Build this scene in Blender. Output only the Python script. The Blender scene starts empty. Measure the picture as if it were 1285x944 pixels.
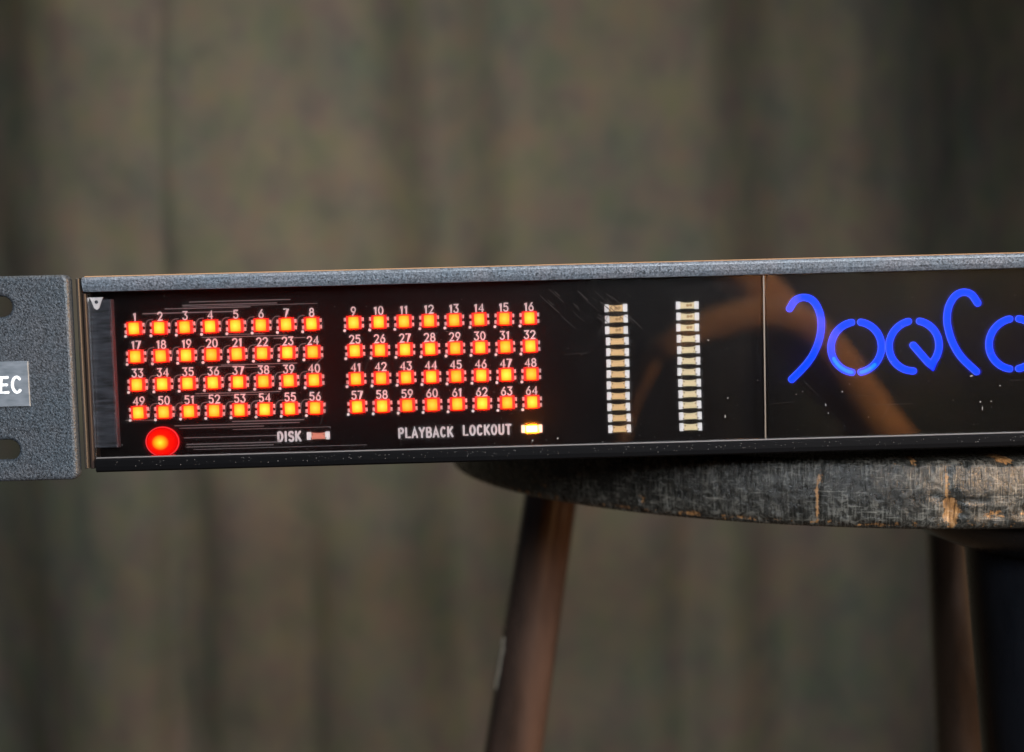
import bpy, math, random
from mathutils import Vector, Matrix, noise

random.seed(7)
scn = bpy.context.scene
col = scn.collection
Z0 = 0.62                     # camera height above the floor (m)
CAMY = 247.2                  # camera distance from the front of the unit (mm)

# ------------------------------------------------------------------ camera
def rot(pitch, yaw, roll):
    return (Matrix.Rotation(math.radians(yaw), 3, 'Z') @ Matrix.Rotation(math.radians(pitch), 3, 'X')
            @ Matrix.Rotation(math.radians(roll), 3, 'Y'))
R = rot(-3.5, -0.75, 1.5)
cam = bpy.data.cameras.new('camera')
camo = bpy.data.objects.new('camera', cam); col.objects.link(camo)
cam.sensor_width = 36; cam.angle = math.radians(50)
cam.clip_start = 0.01; cam.clip_end = 50
cam.dof.use_dof = True; cam.dof.focus_distance = CAMY / 1000; cam.dof.aperture_fstop = 9.5
rx, fw, up = R.col[0], R.col[1], R.col[2]
m = Matrix.Identity(4)
for i in range(3):
    m[i][0] = rx[i]; m[i][1] = up[i]; m[i][2] = -fw[i]
m.translation = Vector((0, -CAMY / 1000, Z0))
camo.matrix_world = m
scn.camera = camo

# ------------------------------------------------------------------ room light
w = bpy.data.worlds.new('World'); scn.world = w; w.use_nodes = True
w.node_tree.nodes['Background'].inputs[0].default_value = (0.80, 0.86, 1.0, 1)
w.node_tree.nodes['Background'].inputs[1].default_value = 0.022

def area(name, loc, target, size, watts, color, spread=180):
    l = bpy.data.lights.new(name, 'AREA'); l.shape = 'RECTANGLE'
    l.size, l.size_y = size; l.energy = watts; l.color = color; l.spread = math.radians(spread)
    o = bpy.data.objects.new(name, l); col.objects.link(o)
    o.location = loc
    o.rotation_euler = (Vector(target) - Vector(loc)).to_track_quat('-Z', 'Y').to_euler()
    return o
area('ceiling_lamp', (0.45, -0.80, Z0 + 1.10), (0.0, 0, Z0), (0.6, 0.6), 6.0, (0.84, 0.93, 1.0), 90)
area('window_light', (0.50, -1.35, Z0 + 0.50), (-0.05, 0, Z0), (0.6, 0.45), 5.0, (0.88, 0.94, 1.0), 65)
area('warm_lamp', (-0.30, 0.15, Z0 + 0.62), (-0.06, 0.9, Z0 - 0.16), (0.4, 0.3), 5.0, (1.0, 0.91, 0.76), 120)
area('side_lamp', (1.0, -0.22, Z0 + 0.14), (0.1, -0.1, Z0 - 0.10), (0.2, 0.5), 8, (1.0, 0.62, 0.32), 120)
area('tube_fill', (0.62, -0.04, Z0 + 0.26), (0.17, -0.45, Z0 - 0.03), (0.12, 0.12), 0.75, (1.0, 0.72, 0.45), 40)  # added fill for the brown tubes mirrored in the window
area('back_curtain_fill', (1.25, -1.25, Z0 + 0.55), (0.95, -1.8, Z0 + 0.12), (0.12, 0.12), 7, (1.0, 0.78, 0.5), 55)  # added, unseen: brightens the back curtain for its reflection

scn.view_settings.view_transform = 'Standard'; scn.view_settings.look = 'None'
scn.view_settings.exposure = 0; scn.view_settings.gamma = 1
scn.view_settings.use_curve_mapping = False
scn.render.engine = 'CYCLES'
scn.cycles.use_denoising = True
scn.cycles.transparent_max_bounces = 24
scn.cycles.max_bounces = 10
scn.cycles.sample_clamp_indirect = 6

# ------------------------------------------------------------------ material helpers
MATS = {}
def mat(name):
    mt = bpy.data.materials.new(name); mt.use_nodes = True
    nt = mt.node_tree; nt.nodes.clear()
    out = nt.nodes.new('ShaderNodeOutputMaterial')
    MATS[name] = mt
    return mt, nt, out
def nd(nt, typ, **kw):
    n = nt.nodes.new(typ)
    for k, v in kw.items():
        if k.startswith('i_'):
            key = k[2:]; key = int(key) if key.isdigit() else key.replace('_', ' ')
            n.inputs[key].default_value = v
        else:
            setattr(n, k, v)
    return n
def lk(nt, a, b): nt.links.new(a, b)
def c4(c): return (c[0], c[1], c[2], 1)
def principled(name, color, rough=0.5, metal=0.0, spec=0.5, emis=None, estr=0.0, coat=0.0):
    mt, nt, out = mat(name)
    p = nd(nt, 'ShaderNodeBsdfPrincipled')
    p.inputs['Base Color'].default_value = c4(color); p.inputs['Roughness'].default_value = rough
    p.inputs['Metallic'].default_value = metal; p.inputs['Specular IOR Level'].default_value = spec
    p.inputs['Coat Weight'].default_value = coat
    if emis:
        p.inputs['Emission Color'].default_value = c4(emis); p.inputs['Emission Strength'].default_value = estr
    lk(nt, p.outputs[0], out.inputs[0])
    return mt, nt, p
def ramp(nt, fac, stops):
    r = nd(nt, 'ShaderNodeValToRGB')
    el = r.color_ramp.elements
    while len(el) > 1: el.remove(el[0])
    el[0].position = stops[0][0]; el[0].color = c4(stops[0][1])
    for p, c in stops[1:]:
        e = el.new(p); e.color = c4(c)
    if fac is not None: lk(nt, fac, r.inputs[0])
    return r
def noise_tex(nt, vec, scale, detail=3, rough=0.55, dist=0.0):
    n = nd(nt, 'ShaderNodeTexNoise')
    n.inputs['Scale'].default_value = scale; n.inputs['Detail'].default_value = detail
    n.inputs['Roughness'].default_value = rough; n.inputs['Distortion'].default_value = dist
    if vec is not None: lk(nt, vec, n.inputs['Vector'])
    return n
def mapping(nt, vec, scale=(1, 1, 1), loc=(0, 0, 0), rot=(0, 0, 0)):
    mp = nd(nt, 'ShaderNodeMapping')
    mp.inputs['Scale'].default_value = scale; mp.inputs['Location'].default_value = loc
    mp.inputs['Rotation'].default_value = rot
    lk(nt, vec, mp.inputs['Vector']); return mp.outputs[0]
def bump(nt, h, strength, dist):
    b = nd(nt, 'ShaderNodeBump'); b.inputs['Strength'].default_value = strength
    b.inputs['Distance'].default_value = dist; lk(nt, h, b.inputs['Height']); return b.outputs[0]
def mixc(nt, fac, a, b):
    n = nd(nt, 'ShaderNodeMix', data_type='RGBA')
    for s, v in ((n.inputs[0], fac), (n.inputs[6], a), (n.inputs[7], b)):
        if isinstance(v, bpy.types.NodeSocket): lk(nt, v, s)
        elif isinstance(v, tuple): s.default_value = c4(v)
        else: s.default_value = v
    return n.outputs[2]
def mth(nt, op, a, b=0.0, c=0.0, clamp=False):
    n = nd(nt, 'ShaderNodeMath', operation=op, use_clamp=clamp)
    for s, v in zip(n.inputs, (a, b, c)):
        if isinstance(v, bpy.types.NodeSocket): lk(nt, v, s)
        else: s.default_value = v
    return n.outputs[0]
def coord(nt, which='Object'): return nd(nt, 'ShaderNodeTexCoord').outputs[which]

# textured grey powder coat
def powder(name, lo, hi, rough=0.5, bstr=0.9):
    mt, nt, p = principled(name, hi, rough)
    g = nd(nt, 'ShaderNodeNewGeometry').outputs['Position']
    n1 = noise_tex(nt, g, 2300, 2, 0.7); n2 = noise_tex(nt, g, 120, 3, 0.6)
    r = ramp(nt, n1.outputs[0], [(0.30, lo), (0.52, tuple((a + b) / 2 for a, b in zip(lo, hi))), (0.72, hi)])
    tint = ramp(nt, n2.outputs['Fac'], [(0.35, (0.82, 0.92, 1.0)), (0.65, (1.0, 0.97, 1.0))])
    mx = nd(nt, 'ShaderNodeMix', data_type='RGBA', blend_type='MULTIPLY'); mx.inputs[0].default_value = 1
    lk(nt, r.outputs[0], mx.inputs[6]); lk(nt, tint.outputs[0], mx.inputs[7])
    lk(nt, mx.outputs[2], p.inputs['Base Color'])
    lk(nt, bump(nt, n1.outputs[0], bstr, 0.0002), p.inputs['Normal'])
    return mt
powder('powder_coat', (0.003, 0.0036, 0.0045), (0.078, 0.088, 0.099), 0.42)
powder('powder_lid_lit', (0.014, 0.017, 0.021), (0.20, 0.222, 0.252), 0.42, 0.6)  # same powder coat made lighter, for light on the upward-facing lip
principled('chassis_black', (0.003, 0.003, 0.0035), 0.45, spec=0.06)
principled('side_dark', (0.022, 0.015, 0.013), 0.3, spec=0.2)
principled('bare_edge', (0.028, 0.023, 0.019), 0.45, 0.2)
principled('lid_rim_light', (0.42, 0.24, 0.13), 0.4, 0.3)  # orange tone puts warm rim light on the lid's top edge
principled('seam', (0.14, 0.11, 0.085), 0.4, 0.2)
principled('acrylic_edge', (0.13, 0.12, 0.118), 0.4)
principled('bar_edge', (0.09, 0.07, 0.07), 0.5)
principled('rubber', (0.015, 0.015, 0.015), 0.8)
principled('white_print', (0.68, 0.67, 0.65), 0.55)
principled('tag_print', (0.85, 0.88, 0.9), 0.5)
principled('dust', (0.22, 0.20, 0.19), 0.8)
principled('scratch', (0.030, 0.025, 0.023), 0.7, spec=0.05)
principled('trace', (0.17, 0.155, 0.15), 0.4, 0.2)
principled('solder', (0.92, 0.91, 0.88), 0.4)
principled('chip_body', (0.80, 0.52, 0.22), 0.45)
principled('chip_body_pale', (0.82, 0.68, 0.38), 0.45)
principled('chip_dot', (0.16, 0.12, 0.07), 0.5)
principled('chip_die', (0.40, 0.24, 0.08), 0.4)
principled('disk_body', (0.72, 0.25, 0.16), 0.45)
principled('led_body', (0.30, 0.02, 0.015), 0.4, emis=(1.0, 0.004, 0.004), estr=0.75)
principled('led_terminal', (0.75, 0.62, 0.58), 0.3, 0.3)
principled('amber_body', (0.7, 0.35, 0.06), 0.4, emis=(1.0, 0.45, 0.03), estr=1.6)

# tag plate
mt, nt, p = principled('tag_plate', (0.25, 0.28, 0.31), 0.38, 0.25)
g = coord(nt); n1 = noise_tex(nt, mapping(nt, g, (300, 300, 900)), 1, 2)
r = ramp(nt, n1.outputs[0], [(0.3, (0.12, 0.14, 0.16)), (0.7, (0.19, 0.21, 0.24))]); lk(nt, r.outputs[0], p.inputs['Base Color'])

# brushed bar behind the glass
mt, nt, p = principled('brushed_bar', (0.08, 0.085, 0.09), 0.4, 0.3)
g = coord(nt); n1 = noise_tex(nt, mapping(nt, g, (250, 250, 1400), rot=(0, 0.25, 0)), 1, 3)
r = ramp(nt, n1.outputs[0], [(0.3, (0.012, 0.014, 0.016)), (0.75, (0.07, 0.08, 0.095))]); lk(nt, r.outputs[0], p.inputs['Base Color'])

# circuit board
mt, nt, p = principled('board_black', (0.012, 0.010, 0.010), 0.5, spec=0.03)
g = coord(nt); n1 = noise_tex(nt, g, 90, 3)
r = ramp(nt, n1.outputs[0], [(0.3, (0.0022, 0.0018, 0.0018)), (0.75, (0.005, 0.004, 0.004))]); lk(nt, r.outputs[0], p.inputs['Base Color'])
principled('backing_black', (0.0015, 0.0015, 0.002), 0.7, spec=0.02)

# acrylic window: clear sheet, sharp mirror, faint haze
mt, nt, out = mat('acrylic')
tr = nd(nt, 'ShaderNodeBsdfTransparent'); tr.inputs[0].default_value = (0.93, 0.91, 0.91, 1)
gl = nd(nt, 'ShaderNodeBsdfGlossy'); gl.inputs['Roughness'].default_value = 0.015
rf = nd(nt, 'ShaderNodeBsdfRefraction'); rf.inputs['Roughness'].default_value = 0.65; rf.inputs['IOR'].default_value = 1.45
fr = nd(nt, 'ShaderNodeFresnel'); fr.inputs[0].default_value = 1.49
mh = nd(nt, 'ShaderNodeMixShader'); mh.inputs[0].default_value = 0.085
lk(nt, tr.outputs[0], mh.inputs[1]); lk(nt, rf.outputs[0], mh.inputs[2])
ms = nd(nt, 'ShaderNodeMixShader'); lk(nt, fr.outputs[0], ms.inputs[0])
lk(nt, mh.outputs[0], ms.inputs[1]); lk(nt, gl.outputs[0], ms.inputs[2])
lk(nt, ms.outputs[0], out.inputs[0])

def emit(name, color, strength):
    mt, nt, out = mat(name)
    e = nd(nt, 'ShaderNodeEmission'); e.inputs[0].default_value = c4(color); e.inputs[1].default_value = strength
    lk(nt, e.outputs[0], out.inputs[0]); return mt, nt, e
# lit chip: hotter in the middle where the die sits
mt, nt, e = emit('led_lit', (1, .3, .02), 1.0)
g = mapping(nt, coord(nt), (520, 0, 520))
ln = nd(nt, 'ShaderNodeVectorMath', operation='LENGTH'); lk(nt, g, ln.inputs[0])
r = ramp(nt, ln.outputs['Value'], [(0.0, (1.0, 0.062, 0.0065)), (0.50, (1.0, 0.043, 0.0025)), (0.82, (1.0, 0.020, 0.0004)), (1.0, (1.0, 0.006, 0.0001))])
lk(nt, r.outputs[0], e.inputs[0]); e.inputs[1].default_value = 16.0
oi = nd(nt, 'ShaderNodeObjectInfo'); lk(nt, mth(nt, 'MULTIPLY_ADD', oi.outputs['Random'], 8.0, 15.0), e.inputs[1])
emit('amber_lit', (1.0, 0.26, 0.012), 130.0)
emit('blue_lit', (0.0002, 0.0125, 1.0), 7.0)
emit('blue_hot', (0.001, 0.055, 1.0), 7.5)
emit('blue_rim', (0.10, 0.20, 1.0), 1.0)
mt, nt, e = emit('red_dome', (1, 0, 0), 3.0)
g = mapping(nt, coord(nt), (280, 0, 305))
ln = nd(nt, 'ShaderNodeVectorMath', operation='LENGTH'); lk(nt, g, ln.inputs[0])
r = ramp(nt, ln.outputs['Value'], [(0.0, (1.2, 0.42, 0.02)), (0.26, (1.0, 0.22, 0.006)), (0.55, (0.55, 0.004, 0.001)), (1.0, (0.32, 0.0004, 0.0006))])
lk(nt, r.outputs[0], e.inputs[0])
emit('red_ring', (1.0, 0.05, 0.06), 1.3)

# curtain cloth
mt, nt, p = principled('curtain_cloth', (0.10, 0.09, 0.07), 0.95, spec=0.1)
g = coord(nt)
n1 = noise_tex(nt, g, 7, 4, 0.6); n3 = noise_tex(nt, g, 24, 4, 0.6); n4 = noise_tex(nt, mapping(nt, g, (1, 1, .8), (3, 1, 7)), 30, 4, 0.6)
r1 = ramp(nt, n1.outputs[0], [(0.32, (0.052, 0.057, 0.046)), (0.5, (0.066, 0.060, 0.048)), (0.68, (0.074, 0.068, 0.049))])
r3 = ramp(nt, n3.outputs[0], [(0.36, (0.91, 1.0, 0.92)), (0.5, (1, 1, 1)), (0.64, (1.06, 0.94, 1.0))])
r4 = ramp(nt, n4.outputs[0], [(0.36, (0.87, 0.86, 0.92)), (0.5, (1, 1, 1)), (0.64, (1.07, 1.04, 0.96))])
cc = r1.outputs[0]
for q in (r3, r4):
    mx = nd(nt, 'ShaderNodeMix', data_type='RGBA', blend_type='MULTIPLY'); mx.inputs[0].default_value = 1
    lk(nt, cc, mx.inputs[6]); lk(nt, q.outputs[0], mx.inputs[7]); cc = mx.outputs[2]
lk(nt, cc, p.inputs['Base Color'])
wv = noise_tex(nt, g, 900, 2); lk(nt, bump(nt, wv.outputs[0], 0.4, 0.001), p.inputs['Normal'])

# floor
mt, nt, p = principled('floor_boards', (0.06, 0.045, 0.035), 0.5)
n1 = noise_tex(nt, mapping(nt, coord(nt), (2, 30, 1)), 1, 5)
r = ramp(nt, n1.outputs[0], [(0.3, (0.04, 0.028, 0.02)), (0.7, (0.09, 0.065, 0.045))]); lk(nt, r.outputs[0], p.inputs['Base Color'])

# worn black paint on the stool seat: UV in metres (u along the rim, v height)
mt, nt, p = principled('worn_seat', (0.02, 0.02, 0.02), 0.45)
uv = coord(nt, 'UV')
grain = noise_tex(nt, mapping(nt, uv, (1900, 150, 1)), 1, 4, 0.7)
scuff = noise_tex(nt, mapping(nt, uv, (520, 700, 1), rot=(0, 0, 0.5)), 1, 5, 0.75, 0.8)
big = noise_tex(nt, mapping(nt, uv, (85, 110, 1)), 1, 4, .6)
scr = noise_tex(nt, mapping(nt, uv, (160, 2600, 1), rot=(0, 0, -0.55)), 1, 2)
scr2 = noise_tex(nt, mapping(nt, uv, (120, 2200, 1), rot=(0, 0, 0.95)), 1, 2); scr3 = noise_tex(nt, mapping(nt, uv, (90, 2400, 1), rot=(0, 0, 0.08)), 1, 2)
a4 = mth(nt, 'ADD', ramp(nt, scr2.outputs[0], [(0.66, (0, 0, 0)), (0.71, (1, 1, 1))]).outputs[0], ramp(nt, scr3.outputs[0], [(0.66, (0, 0, 0)), (0.71, (1, 1, 1))]).outputs[0])
a1 = ramp(nt, grain.outputs[0], [(0.50, (0, 0, 0)), (0.68, (1, 1, 1))]).outputs[0]
a2 = ramp(nt, scuff.outputs[0], [(0.48, (0, 0, 0)), (0.66, (1, 1, 1))]).outputs[0]
a3 = ramp(nt, scr.outputs[0], [(0.66, (0, 0, 0)), (0.72, (1, 1, 1))]).outputs[0]
wear = mth(nt, 'MULTIPLY_ADD', a1, 0.40, mth(nt, 'MULTIPLY', a2, 0.45)); wear = mth(nt, 'MULTIPLY_ADD', a3, 0.35, wear, clamp=True)
wear = mth(nt, 'MULTIPLY', wear, ramp(nt, big.outputs[0], [(0.36, (0.15, 0.15, 0.15)), (0.60, (1, 1, 1))]).outputs[0])
wear = mth(nt, 'MULTIPLY_ADD', a4, 0.32, wear, clamp=True)
base = mixc(nt, big.outputs[0], (0.006, 0.006, 0.006), (0.026, 0.025, 0.021))
base = mixc(nt, wear, base, (0.28, 0.26, 0.22))
vc = nd(nt, 'ShaderNodeVertexColor', layer_name='wear')
sep = nd(nt, 'ShaderNodeSeparateColor'); lk(nt, vc.outputs[0], sep.inputs[0])
chipn = noise_tex(nt, mapping(nt, uv, (900, 900, 1)), 1, 5, .7)
bare = mixc(nt, ramp(nt, grain.outputs[0], [(.35, (0, 0, 0)), (.65, (1, 1, 1))]).outputs[0], (0.10, 0.045, 0.018), (0.55, 0.28, 0.11))
cf = mth(nt, 'ADD', sep.outputs[0], mth(nt, 'MULTIPLY', mth(nt, 'SUBTRACT', chipn.outputs[0], 0.5), 1.6))
cf = ramp(nt, cf, [(0.42, (0, 0, 0)), (0.55, (1, 1, 1))]).outputs[0]
cf = mth(nt, 'MULTIPLY', cf, ramp(nt, sep.outputs[0], [(0.02, (0, 0, 0)), (0.15, (1, 1, 1))]).outputs[0])
base = mixc(nt, cf, base, bare)
lk(nt, base, p.inputs['Base Color'])
rr = mth(nt, 'MULTIPLY_ADD', wear, 0.22, 0.24); lk(nt, rr, p.inputs['Roughness'])
hsum = mth(nt, 'MULTIPLY_ADD', scuff.outputs[0], 0.7, grain.outputs[0])
lk(nt, bump(nt, hsum, 0.7, 0.0006), p.inputs['Normal'])

# varnished / painted legs
def leg_mat(name, lo, hi, rough):
    mt, nt, p = principled(name, lo, rough, spec=0.35 if name == 'leg_black' else 0.5, coat=0.0 if name == 'leg_black' else 1.0)
    g = coord(nt)
    n1 = noise_tex(nt, mapping(nt, g, (60, 60, 14)), 1, 4); n2 = noise_tex(nt, mapping(nt, g, (1, 1, .4)), 60, 4, 0.6)
    r = ramp(nt, n1.outputs[0], [(0.35, lo), (0.7, hi)]); lk(nt, r.outputs[0], p.inputs['Base Color'])
    rr = ramp(nt, n2.outputs[0], [(0.3, (rough - .1,) * 3), (0.7, (rough + .12,) * 3)]); lk(nt, rr.outputs[0], p.inputs['Roughness'])
    lk(nt, bump(nt, n2.outputs[0], 0.22, 0.0012), p.inputs['Normal'])
principled('tube_brown', (0.55, 0.29, 0.13), 0.75, spec=0.1)
leg_mat('leg_brown', (0.032, 0.020, 0.015), (0.085, 0.050, 0.036), 0.19)
principled('pale_tan', (0.38, 0.34, 0.27), 0.6)
leg_mat('leg_dark', (0.006, 0.004, 0.003), (0.03, 0.018, 0.012), 0.3)
leg_mat('leg_black', (0.003, 0.0035, 0.005), (0.008, 0.009, 0.012), 0.24)

# ------------------------------------------------------------------ object helpers (all shapes in mm, camera height = 0)
def mm(v): return Vector((v[0] / 1000, v[1] / 1000, v[2] / 1000))
def thing(name, label, cat, base, group=None):
    o = bpy.data.objects.new(name, None); col.objects.link(o)
    o.location = mm(base) + Vector((0, 0, Z0)); o.empty_display_size = 0.01
    o['label'] = label; o['category'] = cat
    if group: o['group'] = group
    o['_b'] = list(base)
    return o
def mesh_of(name, verts, faces, material, smooth=False):
    me = bpy.data.meshes.new(name)
    me.from_pydata([mm(v) for v in verts], [], faces)
    if material: me.materials.append(MATS[material])
    if smooth:
        for f in me.polygons: f.use_smooth = True
    me.update()
    return me
def part(name, me, parent, at=(0, 0, 0), kind=None, label=None):
    """link a mesh; `at` is where its origin stands, in scene mm, relative to the top-level thing's base"""
    o = bpy.data.objects.new(name, me); col.objects.link(o)
    o.parent = parent; o.location = mm(at)
    if kind: o['kind'] = kind
    if label: o['label'] = label
    return o

class MB:
    def __init__(s): s.v, s.f = [], []
    def add(s, v, f):
        n = len(s.v); s.v += [tuple(p) for p in v]; s.f += [tuple(i + n for i in q) for q in f]; return s
    def box(s, x0, x1, y0, y1, z0, z1, b=0.0):
        if b <= 0:
            v = [(x, y, z) for x in (x0, x1) for y in (y0, y1) for z in (z0, z1)]
            f = [(0, 1, 3, 2), (4, 6, 7, 5), (0, 4, 5, 1), (2, 3, 7, 6), (0, 2, 6, 4), (1, 5, 7, 3)]
            return s.add(v, f)
        # chamfered on the front (-y) edges
        v = [(x0, y0 + b, z0), (x1, y0 + b, z0), (x1, y0 + b, z1), (x0, y0 + b, z1),
             (x0 + b, y0, z0 + b), (x1 - b, y0, z0 + b), (x1 - b, y0, z1 - b), (x0 + b, y0, z1 - b),
             (x0, y1, z0), (x1, y1, z0), (x1, y1, z1), (x0, y1, z1)]
        f = [(4, 5, 6, 7), (0, 1, 5, 4), (1, 2, 6, 5), (2, 3, 7, 6), (3, 0, 4, 7),
             (8, 9, 1, 0), (9, 10, 2, 1), (10, 11, 3, 2), (11, 8, 0, 3), (11, 10, 9, 8)]
        return s.add(v, f)
    def disc(s, x, y, z, r, n=10, h=0.0):
        ring = [(x + r * math.cos(2 * math.pi * k / n), y, z + r * math.sin(2 * math.pi * k / n)) for k in range(n)]
        back = [(a, y + h, c) for a, _, c in ring]
        s.add(ring + back, [tuple(range(n))] + [(k, k + n, (k + 1) % n + n, (k + 1) % n) for k in range(n)])
        return s
    def loop(s, rings, closed=True, capa=True, capb=True):
        n = len(rings[0]); v = [p for r in rings for p in r]; f = []
        for i in range(len(rings) - 1):
            for k in range(n if closed else n - 1):
                k2 = (k + 1) % n
                f.append((i * n + k, i * n + k2, (i + 1) * n + k2, (i + 1) * n + k))
        if capa: f.append(tuple(range(n - 1, -1, -1)))
        if capb: f.append(tuple((len(rings) - 1) * n + k for k in range(n)))
        return s.add(v, f)
    def mesh(s, name, material, smooth=False): return mesh_of(name, s.v, s.f, material, smooth)

def sweep(mb, pts, hw, y0, thick, prof=None, caps=6):
    """ribbon with round ends along a polyline in the x-z plane; front face at y0, body behind it"""
    P = [Vector((p[0], p[1])) for p in pts]
    T = []
    for i in range(len(P)):
        a = P[max(i - 1, 0)]; b = P[min(i + 1, len(P) - 1)]
        T.append((b - a).normalized())
    sec = []
    if caps:
        for k in range(caps - 1, 0, -1):
            t = math.sin(k / caps * math.pi / 2); sec.append((P[0] - T[0] * hw * t, T[0], math.cos(k / caps * math.pi / 2), 0))
    for i in range(len(P)):
        mit = 1.0
        if 0 < i < len(P) - 1:
            d = (P[i] - P[i - 1]).normalized(); mit = 1 / max(0.45, abs(d.dot(T[i])))
        sec.append((P[i], T[i], mit, 0))
    if caps:
        for k in range(1, caps):
            t = math.sin(k / caps * math.pi / 2); sec.append((P[-1] + T[-1] * hw * t, T[-1], math.cos(k / caps * math.pi / 2), 0))
    prof = prof or [(-1, 1), (-1, 0), (1, 0), (1, 1)]
    rings = []
    for c, t, s_, _ in sec:
        n = Vector((-t.y, t.x))
        rings.append([(c.x + n.x * hw * s_ * a, y0 + thick * b, c.y + n.y * hw * s_ * a) for a, b in prof])
    mb.loop(rings)
    return mb

def arc(cx, cz, rx_, rz_, a0, a1, n=14):
    return [(cx + rx_ * math.cos(math.radians(a0 + (a1 - a0) * k / n)), cz + rz_ * math.sin(math.radians(a0 + (a1 - a0) * k / n))) for k in range(n + 1)]
def spline(pts, n=8):
    out = []
    P = [Vector(p) for p in pts]; P = [2 * P[0] - P[1]] + P + [2 * P[-1] - P[-2]]
    for i in range(1, len(P) - 2):
        for k in range(n):
            t = k / n
            out.append(tuple(0.5 * ((2 * P[i]) + (P[i + 1] - P[i - 1]) * t + (2 * P[i - 1] - 5 * P[i] + 4 * P[i + 1] - P[i + 2]) * t * t + (3 * P[i] - P[i - 1] - 3 * P[i + 1] + P[i + 2]) * t ** 3)))
    out.append(tuple(P[-2])); return out

# stroke lettering, cell height 1, returns (width, strokes)
def G(ch):
    D = {
     '0': (.58, [arc(.29, .5, .25, .48, 90, 450, 24)]),
     '1': (.34, [[(.06, .78), (.22, .97), (.22, .02)]]),
     '2': (.56, [arc(.28, .71, .25, .26, 165, -20, 12) + [(.30, .28), (.04, .03), (.54, .03)]]),
     '3': (.56, [[(.06, .97), (.50, .97), (.26, .60)] + arc(.26, .31, .25, .29, 80, -160, 14)]),
     '4': (.60, [[(.44, .02), (.44, .97), (.04, .30), (.57, .30)]]),
     '5': (.56, [[(.50, .97), (.12, .97), (.07, .54)] + arc(.27, .33, .25, .31, 125, -155, 14)]),
     '6': (.56, [[(.40, .97), (.14, .58)] + arc(.28, .31, .24, .29, 150, 510, 20)]),
     '7': (.54, [[(.03, .97), (.50, .97), (.20, .02)]]),
     '8': (.56, [arc(.28, .75, .20, .22, -90, 270, 18), arc(.28, .27, .25, .26, 90, 450, 18)]),
     '9': (.56, [[(.16, .02), (.43, .42)] + arc(.28, .69, .24, .29, -30, 330, 20)]),
     'A': (.62, [[(.03, .02), (.30, .98), (.58, .02)], [(.12, .32), (.49, .32)]]),
     'B': (.58, [[(.06, .02), (.06, .98), (.32, .98)] + arc(.32, .76, .18, .22, 80, -80, 8) + [(.06, .53)], [(.08, .52), (.34, .52)] + arc(.34, .27, .20, .25, 80, -80, 8) + [(.08, .02)]]),
     'C': (.60, [arc(.31, .5, .25, .48, 48, 312, 20)]),
     'D': (.60, [[(.07, .03), (.07, .97), (.25, .97)] + arc(.25, .5, .28, .47, 80, -80, 12) + [(.07, .03)]]),
     'I': (.22, [[(.10, .02), (.10, .98)]]),
     'K': (.60, [[(.07, .02), (.07, .98)], [(.54, .98), (.09, .40)], [(.22, .56), (.56, .02)]]),
     'L': (.54, [[(.07, .98), (.07, .03), (.50, .03)]]),
     'O': (.62, [arc(.31, .5, .26, .48, 90, 450, 24)]),
     'P': (.58, [[(.07, .02), (.07, .98), (.30, .98)] + arc(.30, .73, .22, .25, 80, -80, 10) + [(.09, .48)]]),
     'S': (.58, [arc(.29, .74, .22, .24, 30, 250, 14) + arc(.29, .26, .24, .25, 80, -150, 14)]),
     'T': (.58, [[(.02, .97), (.56, .97)], [(.29, .95), (.29, .02)]]),
     'U': (.60, [[(.07, .98), (.07, .28)] + arc(.30, .28, .23, .26, 190, 350, 12) + [(.53, .98)]]),
     'Y': (.60, [[(.03, .98), (.30, .50), (.30, .02)], [(.57, .98), (.31, .51)]]),
     'E': (.54, [[(.50, .97), (.07, .97), (.07, .03), (.50, .03)], [(.08, .51), (.44, .51)]]),
     ' ': (.45, []),
    }
    return D[ch]
def lettering(text, h, stroke, wscale=1.0, gap=0.16):
    """mesh builder with the text centred on x, baseline z=0, front at y=0"""
    wid = sum(G(c)[0] for c in text) * wscale + gap * (len(text) - 1)
    x = -wid / 2; mb = MB()
    for ci, c in enumerate(text):
        w_, st = G(c)
        for k, s in enumerate(st):
            pts = [((x + px * wscale) * h, pz * h) for px, pz in s]
            sweep(mb, pts, stroke / 2, -0.03 * (k % 2), 0.06, caps=3)
        x += w_ * wscale + gap
    return mb

# ------------------------------------------------------------------ setting: floor, curtain
me = mesh_of('floor', [(-3000, -2500, 0), (3000, -2500, 0), (3000, 2500, 0), (-3000, 2500, 0)], [(0, 1, 2, 3)], 'floor_boards')
fl = bpy.data.objects.new('floor', me); col.objects.link(fl); fl['kind'] = 'structure'
fl['label'] = 'dark wooden floor under the stool'

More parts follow.
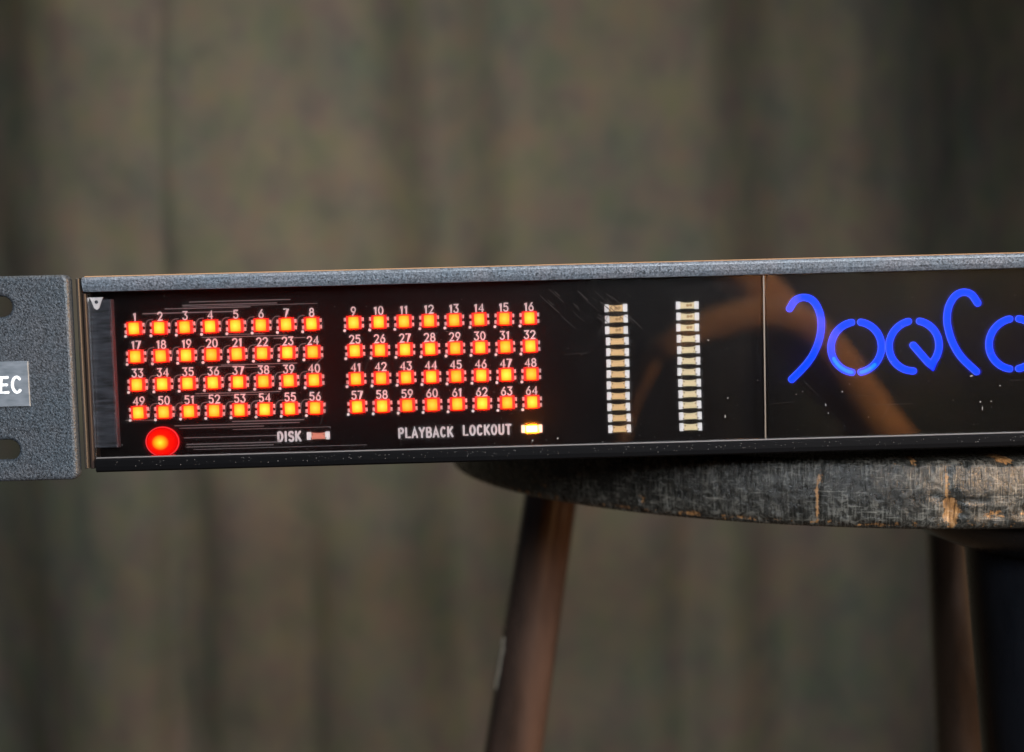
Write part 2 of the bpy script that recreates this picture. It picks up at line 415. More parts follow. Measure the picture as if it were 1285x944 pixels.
def fold(x, z):
    """depth of the curtain (mm), folds as seen at about 900 mm"""
    def gs(c, w_): return math.exp(-((x - c) / w_) ** 2)
    y = 0
    s = 0.04 * z * math.sin(x / 210.0)
    xx = x + s
    y += 14 * math.sin(xx / 120.0 + 0.6 * math.sin(xx / 240.0)) + 1.5 * math.sin(xx / 43.0 + 1.3 + 0.002 * z)
    def pleat(c, w_, d, lean=0.0):
        cc = c + lean * z
        t = (x - cc) / w_
        return d * math.exp(-t * t) * (1 if t < 0 else 1)
    def sstep(a, b):
        t = max(0, min(1, (x - a) / (b - a))); return t * t * (3 - 2 * t)
    y += pleat(-352, 13, 11, 0.02) + pleat(-52, 46, 62, -0.03) + pleat(-10, 26, 14, -0.03)
    y += 80 * sstep(215, 330) - 22 * sstep(330, 400) + 170 * sstep(360, 680) - 120 * sstep(760, 1100)
    y += 150 * (1 - sstep(-640, -430)) - 90 * (1 - sstep(-1000, -760))
    lowf = max(0, min(1, (-z - 40) / 160))
    y += pleat(-200, 24, 20 * max(0, min(1, (-z - 130) / 150)), 0.03) + pleat(-330, 34, 26 * lowf, 0.03) + pleat(215, 34, 28 * lowf, 0.02)
    y += 6 * noise.noise(Vector((x / 60, z / 220, 3.1))) + 2 * noise.noise(Vector((x / 40, z / 60, 7.7))) + 8 * noise.noise(Vector((x / 90 + z / 400, z / 130, 1.7)))
    return y
nx, nz = 420, 110
xs = [-1500 + 3000 * i / nx for i in range(nx + 1)]; zs = [-Z0 * 1000 + 12 + (Z0 * 1000 + 1100) * j / nz for j in range(nz + 1)]
v = [(x, 905 + fold(x, z), z) for z in zs for x in xs]
f = [(j * (nx + 1) + i, j * (nx + 1) + i + 1, (j + 1) * (nx + 1) + i + 1, (j + 1) * (nx + 1) + i) for j in range(nz) for i in range(nx)]
# the cloth has a back as well
nb = len(v)
v += [(x, 907 + fold(x, z), z) for z in zs for x in xs]
f += [tuple(k + nb for k in reversed(q)) for q in f[:nx * nz]]
for j in (0, nz):
    for i in range(nx):
        a = j * (nx + 1) + i; f.append((a, a + nb, a + 1 + nb, a + 1) if j == 0 else (a, a + 1, a + 1 + nb, a + nb))
me = mesh_of('curtain', v, f, 'curtain_cloth', True)
cu = bpy.data.objects.new('curtain', me); col.objects.link(cu); cu.location.z = Z0
cu['label'] = 'dark olive brown curtain hanging in soft folds behind everything'; cu['category'] = 'curtain'

# the same cloth hangs on the other side of the room; the dark window mirrors it
cb = bpy.data.objects.new('curtain', me); col.objects.link(cb)
cb.rotation_euler.z = math.pi; cb.location = (0.12, -0.9, Z0)
cb['label'] = 'second olive brown curtain behind the viewer, mirrored in the dark window'; cb['category'] = 'curtain'
# unseen tubes added beside the viewer to give the window a brown reflection
CY = -450.0
tubes = thing('reflection_tubes', 'made-up curved brown tubes mirrored in the window under blue lettering', 'tubes', (180, CY, -Z0 * 1000))
def tube(pts, rad, nm):
    P = [Vector((a - 180, b - CY, c + Z0 * 1000)) for a, b, c in pts]; rings = []
    for i in range(len(P)):
        t = (P[min(i + 1, len(P) - 1)] - P[max(i - 1, 0)]).normalized(); u = t.cross(Vector((0, 1, 0))).normalized(); w_ = t.cross(u)
        rr_ = rad[0] + (rad[1] - rad[0]) * i / (len(P) - 1)
        rings.append([tuple(P[i] + u * (rr_ * math.cos(2 * math.pi * k / 16)) + w_ * (rr_ * math.sin(2 * math.pi * k / 16))) for k in range(16)])
    part(nm, MB().loop(rings).mesh(nm, 'tube_brown', True), tubes)
tube(spline([(70, CY, -620), (78, CY, -300), (80, CY - 40, -110), (98, CY - 10, -38), (110, CY, -25), (130, CY, -15), (166, CY, -8), (196, CY, -17), (217, CY, -41), (236, CY, -72), (262, CY, -120), (300, CY, -300), (320, CY, -620)], 6), (2.5, 20), 'hoop')
tube(spline([(120, CY - 30, 60), (156, CY - 30, 26), (192, CY - 30, -14), (222, CY - 30, -50), (258, CY - 30, -108), (300, CY - 30, -330), (310, CY - 30, -620)], 6), (16, 20), 'slant_tube')

# ------------------------------------------------------------------ stool
SX, SY, SR = 129.0, 148.5, 146.5
ZT, ZB = -37.9, -54.4
stool = thing('stool', 'worn black round wooden stool carrying the rack unit', 'stool', (SX, SY, -Z0 * 1000))
BZ = Z0 * 1000     # part coordinates are relative to the base on the floor
prof = [(20, ZT), (70, ZT), (110, ZT), (130, ZT), (139, ZT)]
for k in range(7):
    a = math.radians(90 - 90 * k / 6); prof.append((SR - 2.2 + 2.2 * math.cos(a) - 0.0, ZT - 2.2 + 2.2 * math.sin(a)))
for k in range(1, 16):
    t = k / 16; prof.append((SR + 0.5 * math.sin(math.pi * t), ZT - 2.2 + (ZB + 3.0 - ZT + 2.2) * t))
for k in range(8):
    a = math.radians(-90 * k / 7); prof.append((SR - 3.0 + 3.0 * math.cos(a), ZB + 3.0 + 3.0 * math.sin(a)))
prof += [(139, ZB), (120, ZB), (80, ZB), (20, ZB)]
NA = 1500
def uofx(x):       # rim angle for a scene x on the front half
    return -math.acos(max(-1, min(1, (x - SX) / SR)))
# wear marks: (scene x on the rim, z, half width mm, half height mm, depth mm, bareness)
MARKS = [(104.5, -50.0, 2.0, 4.2, 1.5, 1.0), (103.5, -43, 0.5, 5.0, 0.7, .75), (75.6, -47.5, 0.55, 7.0, 0.7, .72), (76.4, -42.0, .5, 3.0, .6, .6),
         (114, -50.5, 3.0, 1.2, 0.7, .6), (109, -47.3, 3.2, .35, .9, 0), (101, -46.0, 1.4, .5, .9, 0), (122, -50, 4, 2.0, .6, .45), (133, -50.5, 4, 2.5, .7, .5),
         (96.5, -38.2, 1.2, .7, .9, .6), (117, -38.2, 2.0, .8, 1.0, .75), (60, -53, 6, .7, .5, .5), (48, -52.8, 3, 1.0, .6, .6), (36.5, -50.5, 1.0, 1.6, .5, .55),
         (32, -53.0, 5, .8, .5, .5), (88, -53.3, 7, .8, .5, .5), (12, -50, 2.5, .6, .5, .5), (141, -39, 3, .8, .8, .7), (54, -46, .35, 6, .5, .0), (160, -47, 2, 5, 1.2, .9)]
verts, wearv = [], []
import bisect
marks_a = sorted([(uofx(mx_) if mx_ <= SX + SR else 0, mz, hw, hh, dp, br) for mx_, mz, hw, hh, dp, br in MARKS])
mkeys = [q[0] for q in marks_a]
for i in range(NA):
    th = -math.pi + 2 * math.pi * i / NA
    c, s = math.cos(th), math.sin(th)
    lo = bisect.bisect_left(mkeys, th - 0.15); hi = bisect.bisect_right(mkeys, th + 0.15)
    near = marks_a[lo:hi]
    for (pr, pz) in prof:
        d = 0; wv_ = 0
        if pr > 138:
            nval = noise.noise(Vector((th * 60, pz * 0.35, 1.0))); n2v = noise.noise(Vector((th * 190, pz * .9, 5.0)))
            edge = max(0, 1 - min(abs(pz - ZT + 1.2), abs(pz - ZB - 1.5)) / 1.6)
            d += 0.16 * nval + 0.07 * n2v + edge * max(0, noise.noise(Vector((th * 110, pz * .3, 9.0))) - 0.05) * 1.5
            wv_ = edge * max(0.0, noise.noise(Vector((th * 75, 2.0, 11.0))) * 0.8 + (0.30 if pz < -48 else .08))
            for (mt_, mz, hw, hh, dp, br) in near:
                jit = 0.8 * noise.noise(Vector((pz * .7, th * 50, mt_ * 9)))
                e_ = ((th - mt_) * SR + jit * min(1.2, hw)) / hw; g_ = (pz - mz) / hh
                q = math.exp(-(e_ * e_ + g_ * g_) ** 1.4)
                d += dp * q; wv_ = max(wv_, br * q)
        verts.append(((pr - d) * c, (pr - d) * s, pz + BZ)); wearv.append(min(1, wv_))
npf = len(prof); faces = []
for i in range(NA):
    i2 = (i + 1) % NA
    for k in range(npf - 1):
        faces.append((i * npf + k, i * npf + k + 1, i2 * npf + k + 1, i2 * npf + k))
# closing discs
faces.append(tuple(i * npf for i in range(NA))); faces.append(tuple(i * npf + npf - 1 for i in range(NA - 1, -1, -1)))
me = mesh_of('seat', verts, faces, 'worn_seat', True)
ca = me.color_attributes.new('wear', 'FLOAT_COLOR', 'POINT')
for k, wv_ in enumerate(wearv): ca.data[k].color = (wv_, wv_, wv_, 1)
ul = me.uv_layers.new(name='UVMap')
acc = [0.0]
for a, b in zip(prof, prof[1:]): acc.append(acc[-1] + math.hypot(b[0] - a[0], b[1] - a[1]))
for pl in me.polygons:
    ids = [me.loops[l].vertex_index for l in pl.loop_indices]
    wrap = any(q < npf for q in ids) and any(q >= (NA - 1) * npf for q in ids)
    for l in pl.loop_indices:
        q = me.loops[l].vertex_index; i, k = divmod(q, npf)
        if wrap and i == 0: i = NA
        ul.data[l].uv = (2 * math.pi * i / NA * SR / 1000, acc[k] / 1000)
part('seat', me, stool)
# flared block under the seat that carries the front leg
mb = MB(); N = 64; rings = []
for (pr, pz) in [(10, ZB - .05), (41, ZB - 0.05), (40, ZB - 4), (34, ZB - 9.5), (24, ZB - 13.5), (10, ZB - 15)]:
    rings.append([(pr * 1.0 * math.cos(2 * math.pi * k / N) + 150 - SX, pr * math.sin(2 * math.pi * k / N) + 48 - SY, pz + BZ) for k in range(N)])
mb.loop(rings)
part('leg_block', mb.mesh('leg_block', 'leg_black', True), stool)
def leg(top, bot, r0, r1, material, rings_=(), chip_=None):
    """turned leg from the seat to the floor; top/bot are scene mm"""
    A, B = Vector(top), Vector(bot); ax = (B - A).normalized()
    u = ax.cross(Vector((0, 1, 0))).normalized(); w_ = ax.cross(u)
    L = (B - A).length; mb = MB(); rr = []; n = 40
    for k in range(61):
        t = k / 60; rad = r0 + (r1 - r0) * min(1, t * 2.2) if t < .75 else r1 - (r1 - r0 * 0.85) * (t - .75) / .25
        for (tz, dr, wd) in rings_: rad += dr * math.exp(-((t * L - tz) / wd) ** 2)
        c = A + ax * (L * t)
        rr.append([tuple(c + u * (rad * math.cos(2 * math.pi * q / n)) + w_ * (rad * math.sin(2 * math.pi * q / n)) - Vector((SX, SY, -BZ))) for q in range(n)])
    mb.loop(rr)
    o = part('leg', mb.mesh('leg', material, True), stool)
    if chip_:  # thin raised pale sliver on the leg's left side
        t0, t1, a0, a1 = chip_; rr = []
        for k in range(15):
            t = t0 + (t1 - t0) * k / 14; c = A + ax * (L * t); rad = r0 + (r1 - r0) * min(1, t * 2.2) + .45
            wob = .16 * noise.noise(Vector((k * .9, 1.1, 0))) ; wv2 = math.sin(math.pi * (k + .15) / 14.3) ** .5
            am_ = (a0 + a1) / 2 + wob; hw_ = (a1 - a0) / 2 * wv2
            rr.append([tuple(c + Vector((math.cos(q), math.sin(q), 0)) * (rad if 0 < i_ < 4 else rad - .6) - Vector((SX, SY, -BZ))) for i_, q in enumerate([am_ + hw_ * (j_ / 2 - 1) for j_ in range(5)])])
        part('pale_patch', MB().loop(rr, closed=False, capa=False, capb=False).mesh('pale_patch', 'pale_tan', True), o)
def leg_through(p0, p1, *a, **k):
    """straight leg through two measured points, from just under the seat down to the floor"""
    A, B = Vector(p0), Vector(p1); d = (B - A) / (B.z - A.z)
    leg(A + d * (ZB - 1 - A.z), A + d * (-BZ - A.z), *a, **k)
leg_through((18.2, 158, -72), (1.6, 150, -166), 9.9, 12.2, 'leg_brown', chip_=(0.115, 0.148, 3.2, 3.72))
leg_through((205, 246, -115), (209.5, 248, -210), 10.3, 10.8, 'leg_dark', rings_=((22, 0.8, 3), (36, 0.7, 3)))
leg_through((140.5, 44, -67), (144.5, 42, -123), 14.6, 15.4, 'leg_black')

# ------------------------------------------------------------------ rack unit
UX, UZ = 119.3, -34.4                      # middle of the unit, its underside
unit = thing('rack_unit', 'black one-unit audio recorder with red numbered lights and blue glowing lettering', 'rack unit', (UX, 0, UZ))
def at(x, y, z):                           # place seen at (x, z) on the front plane, at depth y
    k = (CAMY + y) / CAMY
    return (x * k - UX, y, z * k - UZ)
def raw(x, y, z): return (x - UX, y, z - UZ)
def upart(name, mb, material, smooth=False, parent=None, **kw):
    me = mesh_of(name, [(a - UX, b, c - UZ) for a, b, c in mb.v], mb.f, material, smooth)
    return part(name, me, parent or unit, **kw)
XL, XR = -92.9, 331.5                      # chassis sides
# case behind the front
mb = MB().box(XL + .6, XR - .6, 6.0, 235, UZ + 0.3, 9.2)
upart('case', mb, 'chassis_black')
# lid: folded front lip with a rounded upper edge
yl = -1.8
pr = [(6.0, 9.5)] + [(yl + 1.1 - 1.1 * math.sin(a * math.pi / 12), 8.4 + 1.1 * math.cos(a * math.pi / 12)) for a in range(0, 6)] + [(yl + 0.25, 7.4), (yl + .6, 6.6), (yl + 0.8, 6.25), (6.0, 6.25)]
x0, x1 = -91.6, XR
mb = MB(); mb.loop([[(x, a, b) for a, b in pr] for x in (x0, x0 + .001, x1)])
lid = upart('lid_lip', mb, 'powder_lid_lit')
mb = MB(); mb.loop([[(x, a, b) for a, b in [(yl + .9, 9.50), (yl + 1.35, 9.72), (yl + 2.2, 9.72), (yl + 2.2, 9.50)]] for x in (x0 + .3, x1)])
upart('lid_rim_light', mb, 'lid_rim_light', parent=lid)
# lower lip
mb = MB(); mb.loop([[(x, a, b) for a, b in [(6, -31.35), (-.7, -31.35), (-1.0, -31.6), (-1.0, -33.0), (-0.9, -33.9), (-.4, -34.3), (6, -34.3)]] for x in (-90.8, XR)])
lower = upart('lower_lip', mb, 'chassis_black')
# left side of the frame
mb = MB().box(-92.9, -92.15, -1.9, 6, UZ + 1.2, 9.3, 0.2)
side = upart('side_frame', mb, 'bare_edge')
mb = MB().box(-91.95, -91.2, -0.9, 5.5, -33.4, 5.9, .2)
upart('side_frame', mb, 'side_dark')
mb = MB().box(XR - .9, XR, -1.9, 6, UZ + 1.2, 6.2, 0.2); upart('side_frame', mb, 'chassis_black')
# acrylic windows
g1 = upart('window', MB().box(-91.1, 60.25, 0, 1.2, -30.95, 6.2), 'acrylic')
g2 = upart('window', MB().box(60.62, XR - 1, 0, 1.2, -30.95, 6.2), 'acrylic')
upart('seam_strip', MB().box(60.28, 60.58, -0.12, 1.2, -30.9, 6.2), 'seam')
upart('edge_strip', MB().box(-90.9, XR - 1, -0.30, 1.1, -31.25, -31.02, .06), 'acrylic_edge')
# boards
upart('circuit_board', MB().box(-92, 61.5, 3.6, 5.0, -32.5, 8), 'board_black')
upart('logo_backing', MB().box(61.7, XR - 1, 2.6, 5.0, -32.5, 8), 'backing_black')
k = (CAMY + 2) / CAMY
upart('mounting_bar', MB().box(-90.9 * k, -86.0 * k, 1.6, 3.5, -28.8 * k, 4.5 * k, 0.15), 'brushed_bar')
upart('bar_edge', MB().box(-86.0 * k + .01, -86.0 * k + .2, 1.75, 3.5, -28.8 * k, 4.4 * k), 'bar_edge')  # paler strip added so the red glow shows on this edge
mb = MB(); mb.loop([[(-91.2, y, 5.0), (-88.1, y, 5.0), (-88.5, y, 4.3), (-89.1, y, 2.6), (-89.65, y, 2.2), (-90.2, y, 2.6), (-90.8, y, 4.3)] for y in (1.35, 1.55)])
mark = upart('corner_mark', mb, 'white_print')
mb = MB().disc(-89.65, 1.33, 3.95, .42, 12, .02); upart('eyelet', mb, 'brushed_bar', parent=mark)

# ears with slots
def ear(sgn, xin, xout, mirror=0):
    y0, y1, b = -3.6, -0.4, 0.55
    zt, zb = 9.3, -34.6
    # outline minus two obround slots, built as a triangulated curve
    cu = bpy.data.curves.new('ear', 'CURVE'); cu.dimensions = '2D'; cu.fill_mode = 'BOTH'
    def poly(pts):
        s = cu.splines.new('POLY'); s.points.add(len(pts) - 1); s.use_cyclic_u = True
        for p_, q in zip(s.points, pts): p_.co = (q[0] / 1000, q[1] / 1000, 0, 1)
    xa, xb = min(xin, xout), max(xin, xout)
    def rr(xa, xb, za, zb_, r):
        return arc(xb - r, zb_ - r, r, r, 0, 90, 5) + arc(xa + r, zb_ - r, r, r, 90, 180, 5) + arc(xa + r, za + r, r, r, 180, 270, 5) + arc(xb - r, za + r, r, r, 270, 360, 5)
    poly([(x - UX, z - UZ) for x, z in rr(xa, xb, zb, zt, 0.7)])
    xc = xout + (11.0 if sgn < 0 else -11.0)
    for zc in (3.4, -28.35):
        h = 3.05
        pts = arc(xc + 2.2, zc, h, h, -90, 90, 16) + arc(xc - 2.2, zc, h, h, 90, 270, 16)
        poly([(x - UX, z - UZ) for x, z in pts])
    cu.extrude = (y1 - y0) / 2000 - 0.0008; cu.bevel_depth = 0.0008; cu.bevel_resolution = 3
    tmp = bpy.data.objects.new('tmp', cu); col.objects.link(tmp)
    dg = bpy.context.evaluated_depsgraph_get(); me = bpy.data.meshes.new_from_object(tmp.evaluated_get(dg))
    bpy.data.objects.remove(tmp); bpy.data.curves.remove(cu)
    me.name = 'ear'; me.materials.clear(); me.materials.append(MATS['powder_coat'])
    me.transform(Matrix(((1, 0, 0, 0), (0, 0, -1, (y0 + y1) / 2000), (0, 1, 0, 0), (0, 0, 0, 1))))
    return part('ear', me, unit)
earl = ear(-1, -94.75, -122.0)
ear(1, 333.3, 360.6)
# printed tag on the left ear
tag = upart('tag_plate', MB().box(-119, -103.4, -4.0, -3.62, -18.7, -8.7, .12), 'tag_plate', parent=earl)
def put(name, mb, material, x, y, z, parent=None, **kw):
    return part(name, mb.mesh(name, material), parent or unit, at=raw(x, y, z), **kw)
put('tag_lettering', lettering('LEC', 3.5, 0.60, 1.12, .17), 'tag_print', -108.8, -4.06, -15.6, parent=tag)
# feet
for x in (60, 200):
    for y in (45, 200):
        mb = MB(); rings = [[(x + q * math.cos(2 * math.pi * k / 24), y + q * math.sin(2 * math.pi * k / 24), z) for k in range(24)] for q, z in ((7, UZ + .3), (7, UZ - 2), (6, ZT))]
        mb.loop(rings); upart('foot', mb, 'rubber')

# ---- the 64 red lights
YB = 3.6                                   # board front
def led_meshes():
    body = MB().box(-1.72, 1.72, -0.75, 0, -1.52, 1.52, .18).mesh('led', 'led_body')
    lit = MB().box(-1.12, 1.12, -1.12, -.76, -1.28, 1.28, .15).mesh('lens', 'led_lit')
    term = MB()
    for sx in (-1, 1):
        for sz in (-.78, .72): term.box(min(sx * 1.76, sx * 2.2), max(sx * 1.76, sx * 2.2), -.62, 0, sz - .42, sz + .42, .12)
    return body, lit, term
LB, LL, LT = led_meshes()
LT1 = MB()
LT1.box(-.24, .24, -.62, 0, -.42, .42, .13)
LT1 = LT1.mesh('terminal', 'led_terminal')
via = MB().disc(0, -.12, 0, .33, 10, .12).mesh('via', 'solder')
def led_pos(nm):
    r_, c = divmod(nm - 1, 16)
    if c < 8: x = -80.85 + 5.65 * c + 0.04 * r_
    else: x = -31.9 + 5.625 * (c - 8) + 0.05 * r_
    return x, -2.15 - 6.30 * r_
for nm in range(1, 65):
    x, z = led_pos(nm)
    P = at(x, YB, z)
    rng = random.Random(nm)
    o = part('led', LB, unit, at=P)
    if nm == 1: o['label'] = 'square red indicator light under the printed number 1'
    o.rotation_euler.y = rng.uniform(-.03, .03)
    part('lens', LL, o)
    for sx in (-1, 1):
        for sz in (-.78, .72): part('terminal', LT1, o, at=(sx * 2.0, 0, sz))
    part('via', via, unit, at=at(x - 2.15, YB, z - 1.75))
    x2, z2 = x + rng.uniform(-.05, .05), z + 1.62
    me = lettering(str(nm), 1.88, 0.29, 1.0, .20).mesh('number', 'white_print')
    part('number', me, unit, at=at(x2 - .05, YB - .08, z2))

# ---- copper traces (thin lines of the board)
tb = MB()
def trace(pts, hw, y=YB - .04):
    k_ = (CAMY + y) / CAMY
    sweep(tb, [(a * k_, b * k_) for a, b in pts], hw, y, .05, caps=2)
for (xa, xb, z, hw) in [(-68.5, -46, 3.4, .10), (-70, -49, 2.7, .10), (-74, -55, 2.0, .11), (-79, -58, 1.05, .13), (-70, -40, 2.35, .06),
                        (-66, -47, -4.6, .10), (-62, -45, -10.9, .10), (-68, -49, -17.2, .10), (-70, -52, -17.7, .07), (-60, -44, -23.7, .12), (-73, -45, -24.3, .10), (-72, -53, -24.9, .08),
                        (-71, -46, -27.1, .09), (-70.5, -50, -28.6, .12), (-70.5, -51, -29.2, .10), (-69, -30, -29.8, .06), (-60, -38, -25.5, .06),
                        (-50, -43, -5.2, .10), (-57, -50, -11.6, .08), (-60, -52, -4.1, .07), (-64, -58, -11.2, .08)]:
    trace([(xa, z), (xb, z)], hw)
for nm in range(1, 65):
    x, z = led_pos(nm)
    if (nm - 1) % 16 < 8 and nm % 8 != 1:
        trace(spline([(x - 3.4, z - .6), (x - 3.2, z + 1.0), (x - 2.6, z + 1.75), (x - 1.6, z + 1.9)], 4), .09)
trace([(-40.2, -3.4), (-38.9, -2.0)], .08); trace([(-41, -11.5), (-39, -9.6)], .08); trace([(-84, -22.8), (-77, -22.9)], .07)
me = mesh_of('copper_trace', [(a - UX, b, c - UZ) for a, b, c in tb.v], tb.f, 'trace')
part('copper_trace', me, unit, kind='stuff', label='thin grey copper traces between the red lights')

# ---- round red light
bx, bz = -75.75, -27.75
P = at(bx, YB, bz)
mb = MB(); n = 40; rings = []
for (q, y) in [(3.75, 0.0), (3.75, -.5), (3.3, -.55), (3.25, -.9), (3.0, -1.6), (2.3, -2.1), (1.2, -2.3), (.2, -2.32)]:
    rings.append([(q * 1.02 * math.cos(2 * math.pi * k / n), y, q * .92 * math.sin(2 * math.pi * k / n)) for k in range(n)])
mb.loop(rings, capa=False)
dome = part('round_led', mb.mesh('round_led', 'red_dome', True), unit, at=P, label='large round glowing red light in the lower left corner')
mb = MB()
sweep(mb, [(a * 1.0, b) for a, b in arc(.0, .0, 3.72, 3.35, 0, 360, 40)], .09, -.62, .1, caps=0)
part('flange', mb.mesh('flange', 'red_ring'), dome)

# ---- DISK / PLAYBACK LOCKOUT
def word(text, x0, x1, zc, h, stroke):
    base = sum(G(c)[0] for c in text); gap = .2
    ws = ((x1 - x0) / h - gap * (len(text) - 1)) / base
    me = lettering(text, h, stroke, ws, gap).mesh('lettering', 'white_print')
    part('lettering', me, unit, at=at((x0 + x1) / 2, YB - .08, zc - h / 2), label='white printed word reading ' + text)
word('DISK', -50.0, -44.75, -27.4, 2.15, .47)
word('PLAYBACK', -22.8, -10.4, -27.35, 2.2, .46)
word('LOCKOUT', -8.2, 2.75, -27.15, 2.2, .46)

# ---- small unlit chips of the two level meters
def chip_mesh(material):
    hw = 1.55
    top = [(-hw + 3.1 * k / 8, .74 - .16 * math.sin(math.pi * k / 8)) for k in range(9)]
    bot = [(hw - 3.1 * k / 8, -.76 + .05 * math.sin(math.pi * k / 8)) for k in range(9)]
    return MB().loop([[(a, y, b) for a, b in top + bot] for y in (-.55, -.62 + .62)]).mesh('chip', material)
CH = {k: chip_mesh(k) for k in ('chip_body', 'chip_body_pale', 'disk_body', 'amber_body')}
tm = MB()
tm.loop([[(a, y, b) for a, b in ((-.52, -.86), (.30, -.86), (.46, -.5), (.46, .5), (.34, .90), (-.52, .86))] for y in (-.62, 0)])
TM = tm.mesh('terminal', 'solder')
tm = MB(); tm.loop([[(-a, y, b) for a, b in reversed(((-.52, -.86), (.30, -.86), (.46, -.5), (.46, .5), (.34, .90), (-.52, .86)))] for y in (-.62, 0)])
TM2 = tm.mesh('terminal', 'solder')
DOT = MB().disc(0, -.02, 0, .17, 8, .02).mesh('solder_notch', 'chip_dot')
DIE = MB().disc(0, -.03, 0, .36, 12, .03).mesh('die', 'chip_die')
def chip(x, z, material, die=False, sc=1.0, name='level_chip', label=None):
    o = part(name, CH[material], unit, at=at(x, YB, z), label=label); o.scale = (sc, 1, 1)
    part('terminal', TM, o, at=(-2.06, 0, 0)); part('terminal', TM2, o, at=(2.06, 0, 0))
    if die:
        part('die', DIE, o, at=(.05, -.56, 0)); part('die', DIE, o, at=(.75, -.56, .05))
    else:
        for sx, sz in ((-1.3, .34), (1.3, .34), (-1.62, -.5), (1.72, -.5)):
            part('solder_notch', DOT, o, at=(sx, -.63, sz))
    return o
for k_ in range(12):
    rng = random.Random(100 + k_)
    o = chip(27.0 + .02 * k_ + rng.uniform(-.06, .06), -.45 - 2.478 * k_, 'chip_body', k_ < 3); o.rotation_euler.y = rng.uniform(-.03, .03)
    o = chip(43.0 + .03 * k_ + rng.uniform(-.06, .06), -.25 - 2.498 * k_, 'chip_body_pale', k_ < 3); o.rotation_euler.y = rng.uniform(-.03, .03)
chip(-40.75, -27.4, 'disk_body', name='disk_chip', label='unlit salmon indicator chip beside the word DISK')
am = chip(7.4, -27.15, 'amber_body', name='lockout_chip', sc=.93, label='bright amber indicator chip beside the words PLAYBACK LOCKOUT')
part('lens', MB().box(-1.35, 1.35, -.95, -.56, -.72, .72, .15).mesh('lens', 'amber_lit'), am)

# ---- blue lit strokes of the logo
half = [(-1, 1), (-1, .35), (-.75, .1), (-.35, 0), (.35, 0), (.75, .1), (1, .35), (1, 1)]
YG = 2.55
def stroke(pts, hw=.68, hot=None, caps=6):
    kk = (CAMY + YG - .5) / CAMY
    pts = [(a * kk, b * kk) for a, b in pts]
    mb = MB(); sweep(mb, pts, hw, YG - .55, .5, prof=half, caps=caps)
    o = upart('lit_stroke', mb, 'blue_lit', True)
    # thin pale rim where the cut-out catches the light
    P = [Vector(p_) for p_ in pts]; L, Rr = [], []
    for i in range(len(P)):
        t = (P[min(i + 1, len(P) - 1)] - P[max(i - 1, 0)]).normalized(); n_ = Vector((-t.y, t.x)) * (hw + .05)
        L.append(P[i] + n_); Rr.append(P[i] - n_)
    t = (P[-1] - P[-2]).normalized(); endc = [P[-1] + Matrix.Rotation(-math.radians(q), 2) @ (Vector((-t.y, t.x)) * (hw + .05)) for q in range(20, 180, 20)]
    t = (P[0] - P[1]).normalized(); stc = [P[0] + Matrix.Rotation(-math.radians(q), 2) @ (Vector((-t.y, t.x)) * (hw + .05)) for q in range(20, 180, 20)]
    loop_ = L + endc + list(reversed(Rr)) + stc; loop_.append(loop_[0])
    mb = MB(); sweep(mb, [tuple(q) for q in loop_], .07, YG - .35, .3, caps=0)
    upart('rim', mb, 'blue_rim', parent=o)
    if hot:
        mb = MB(); sweep(mb, [(a * kk, b * kk) for a, b in hot], hw * .62, YG - .60, .3, prof=half)
        upart('hot_spot', mb, 'blue_hot', True, parent=o)
J = spline([(66.3, -1.6), (67.6, .25), (69.6, .85), (71.6, .05), (73.0, -2.4), (73.45, -5.4), (72.9, -8.9), (71.4, -12.3), (69.3, -15.0), (66.6, -17.6)], 6)
stroke(J)
def halves(cx, cz, r_, gap=7, hot=False):
    stroke(arc(cx, cz, r_, r_, 90 + gap, 270 - gap, 28), hot=arc(cx, cz, r_, r_, 205, 258, 12) if hot else None, caps=3)
    stroke(arc(cx, cz, r_, r_, -90 + gap, 90 - gap, 28), hot=arc(cx, cz, r_, r_, -80, -45, 8) if hot else None, caps=3)
halves(81.35, -10.72, 5.75, 10.5, True)
ex, ez, er = 94.5, -10.75, 5.7
stroke(arc(ex, ez, er, er, 103, 268, 28))
stroke(arc(ex, ez, er, er, 77, -38, 22) + [(98.4, -15.6), (94.2, -10.55)][0:0] + spline([(98.5, -15.55), (94.3, -10.6)], 6))
stroke(spline([(109.0, -1.45), (107.6, .5), (105.7, 1.1), (103.8, .2), (102.4, -2.2), (102.05, -5.6), (103.1, -9.8), (105.2, -13.5), (108.7, -17.0)], 6))
halves(117.35, -10.9, 5.75, 10.5)

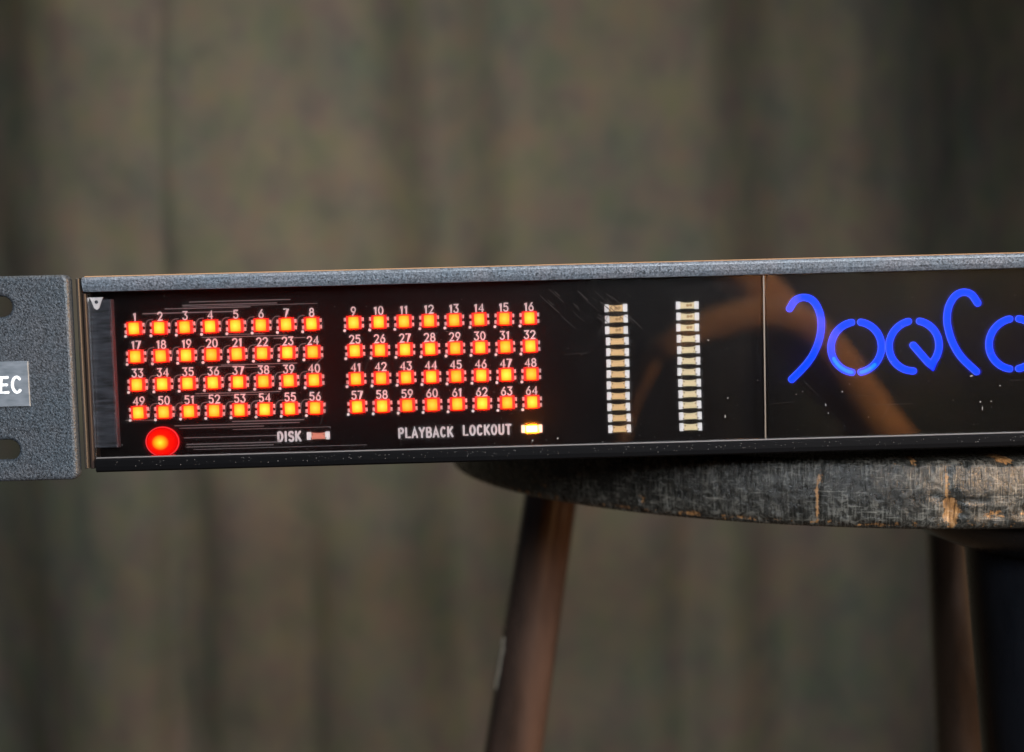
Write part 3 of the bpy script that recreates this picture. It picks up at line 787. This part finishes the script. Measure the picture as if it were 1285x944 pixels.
# ---- dust, flecks and scratches on the windows
rng = random.Random(5); db = MB()
def fleck(x, z, r_, y=-.03, lx=1.0, an=0.0):
    n = 6; pts = []
    for q in range(n):
        a = 2 * math.pi * q / n; rr_ = r_ * rng.uniform(.6, 1.2)
        px, pz = rr_ * lx * math.cos(a), rr_ * math.sin(a)
        pts.append((x + px * math.cos(an) - pz * math.sin(an), y, z + px * math.sin(an) + pz * math.cos(an)))
    db.loop([pts, [(a, y + .025, c) for a, b, c in pts]])
for _ in range(260):
    x = rng.uniform(-88, 200); z = -31 + 37 * rng.random() ** 2.2
    fleck(x, z, rng.uniform(.03, .085))
for _ in range(300):
    x = rng.uniform(-88, 200); fleck(x, -31.75 - rng.random() ** 1.5 * 1.4, rng.uniform(.03, .09), y=-1.03)
for (x, z, r_, lx, an) in [(51.3, -25.6, .16, 3.0, 1.5), (52, -21.4, .13, 2, 1.2), (78, -20.7, .2, 1.2, 0), (74.2, -23.6, .13, 3.4, 1.8), (74.8, -25.5, .1, 2, 1.7), (107.5, -17.9, .16, 2.4, .2), (109.5, -23.9, .2, 1.2, 1),
                           (110, -25.4, .12, 4, 1.6), (114, -20.3, .15, 1.5, 0), (112, -23.8, .1, 2.2, 0), (58.8, -17.6, .14, 1, 0), (47.7, -8.2, .2, 1.6, -.6), (13.2, -29.6, .22, 1.5, 1.2), (7.5, -29.9, .2, 1.2, 0), (69, -20.4, .12, 1, 0), (67.5, -21.0, .11, 1, 0)]:
    fleck(x, z, r_, lx=lx, an=an)
me = mesh_of('dust', [(a - UX, b, c - UZ) for a, b, c in db.v], db.f, 'dust')
part('dust', me, unit, kind='stuff', label='pale dust flecks on the dark window')

sb = MB()
def scratch(x0, z0, x1, z1, hw):
    sweep(sb, spline([(x0, z0), ((x0 + x1) / 2 + rng.uniform(-.2, .2), (z0 + z1) / 2), (x1, z1)], 4), hw, -.02, .015, caps=2)
for q in range(26):
    x = rng.uniform(10, 30); z = 4.5 - rng.random() * 7 - (x - 20) * .12; l_ = rng.uniform(1.2, 5)
    scratch(x, z, x + l_ * .72, z - l_ * .68, rng.uniform(.03, .09))
for q in range(22):
    x = rng.uniform(-85, 190); z = rng.uniform(-29, 5); l_ = rng.uniform(2, 9); a = rng.choice([.05, -.1, .6, -.7, 1.2]) + rng.uniform(-.1, .1)
    scratch(x, z, x + l_ * math.cos(a), z + l_ * math.sin(a), rng.uniform(.02, .045))
for q in range(6):
    x = rng.uniform(62, 150); z = rng.uniform(-28, -19); l_ = rng.uniform(4, 14); scratch(x, z, x + l_, z + rng.uniform(-.1, .1), rng.uniform(.02, .04))
me = mesh_of('scratches', [(a - UX, b, c - UZ) for a, b, c in sb.v], sb.f, 'scratch')
part('scratches', me, unit, kind='stuff', label='faint scratches on the dark window')
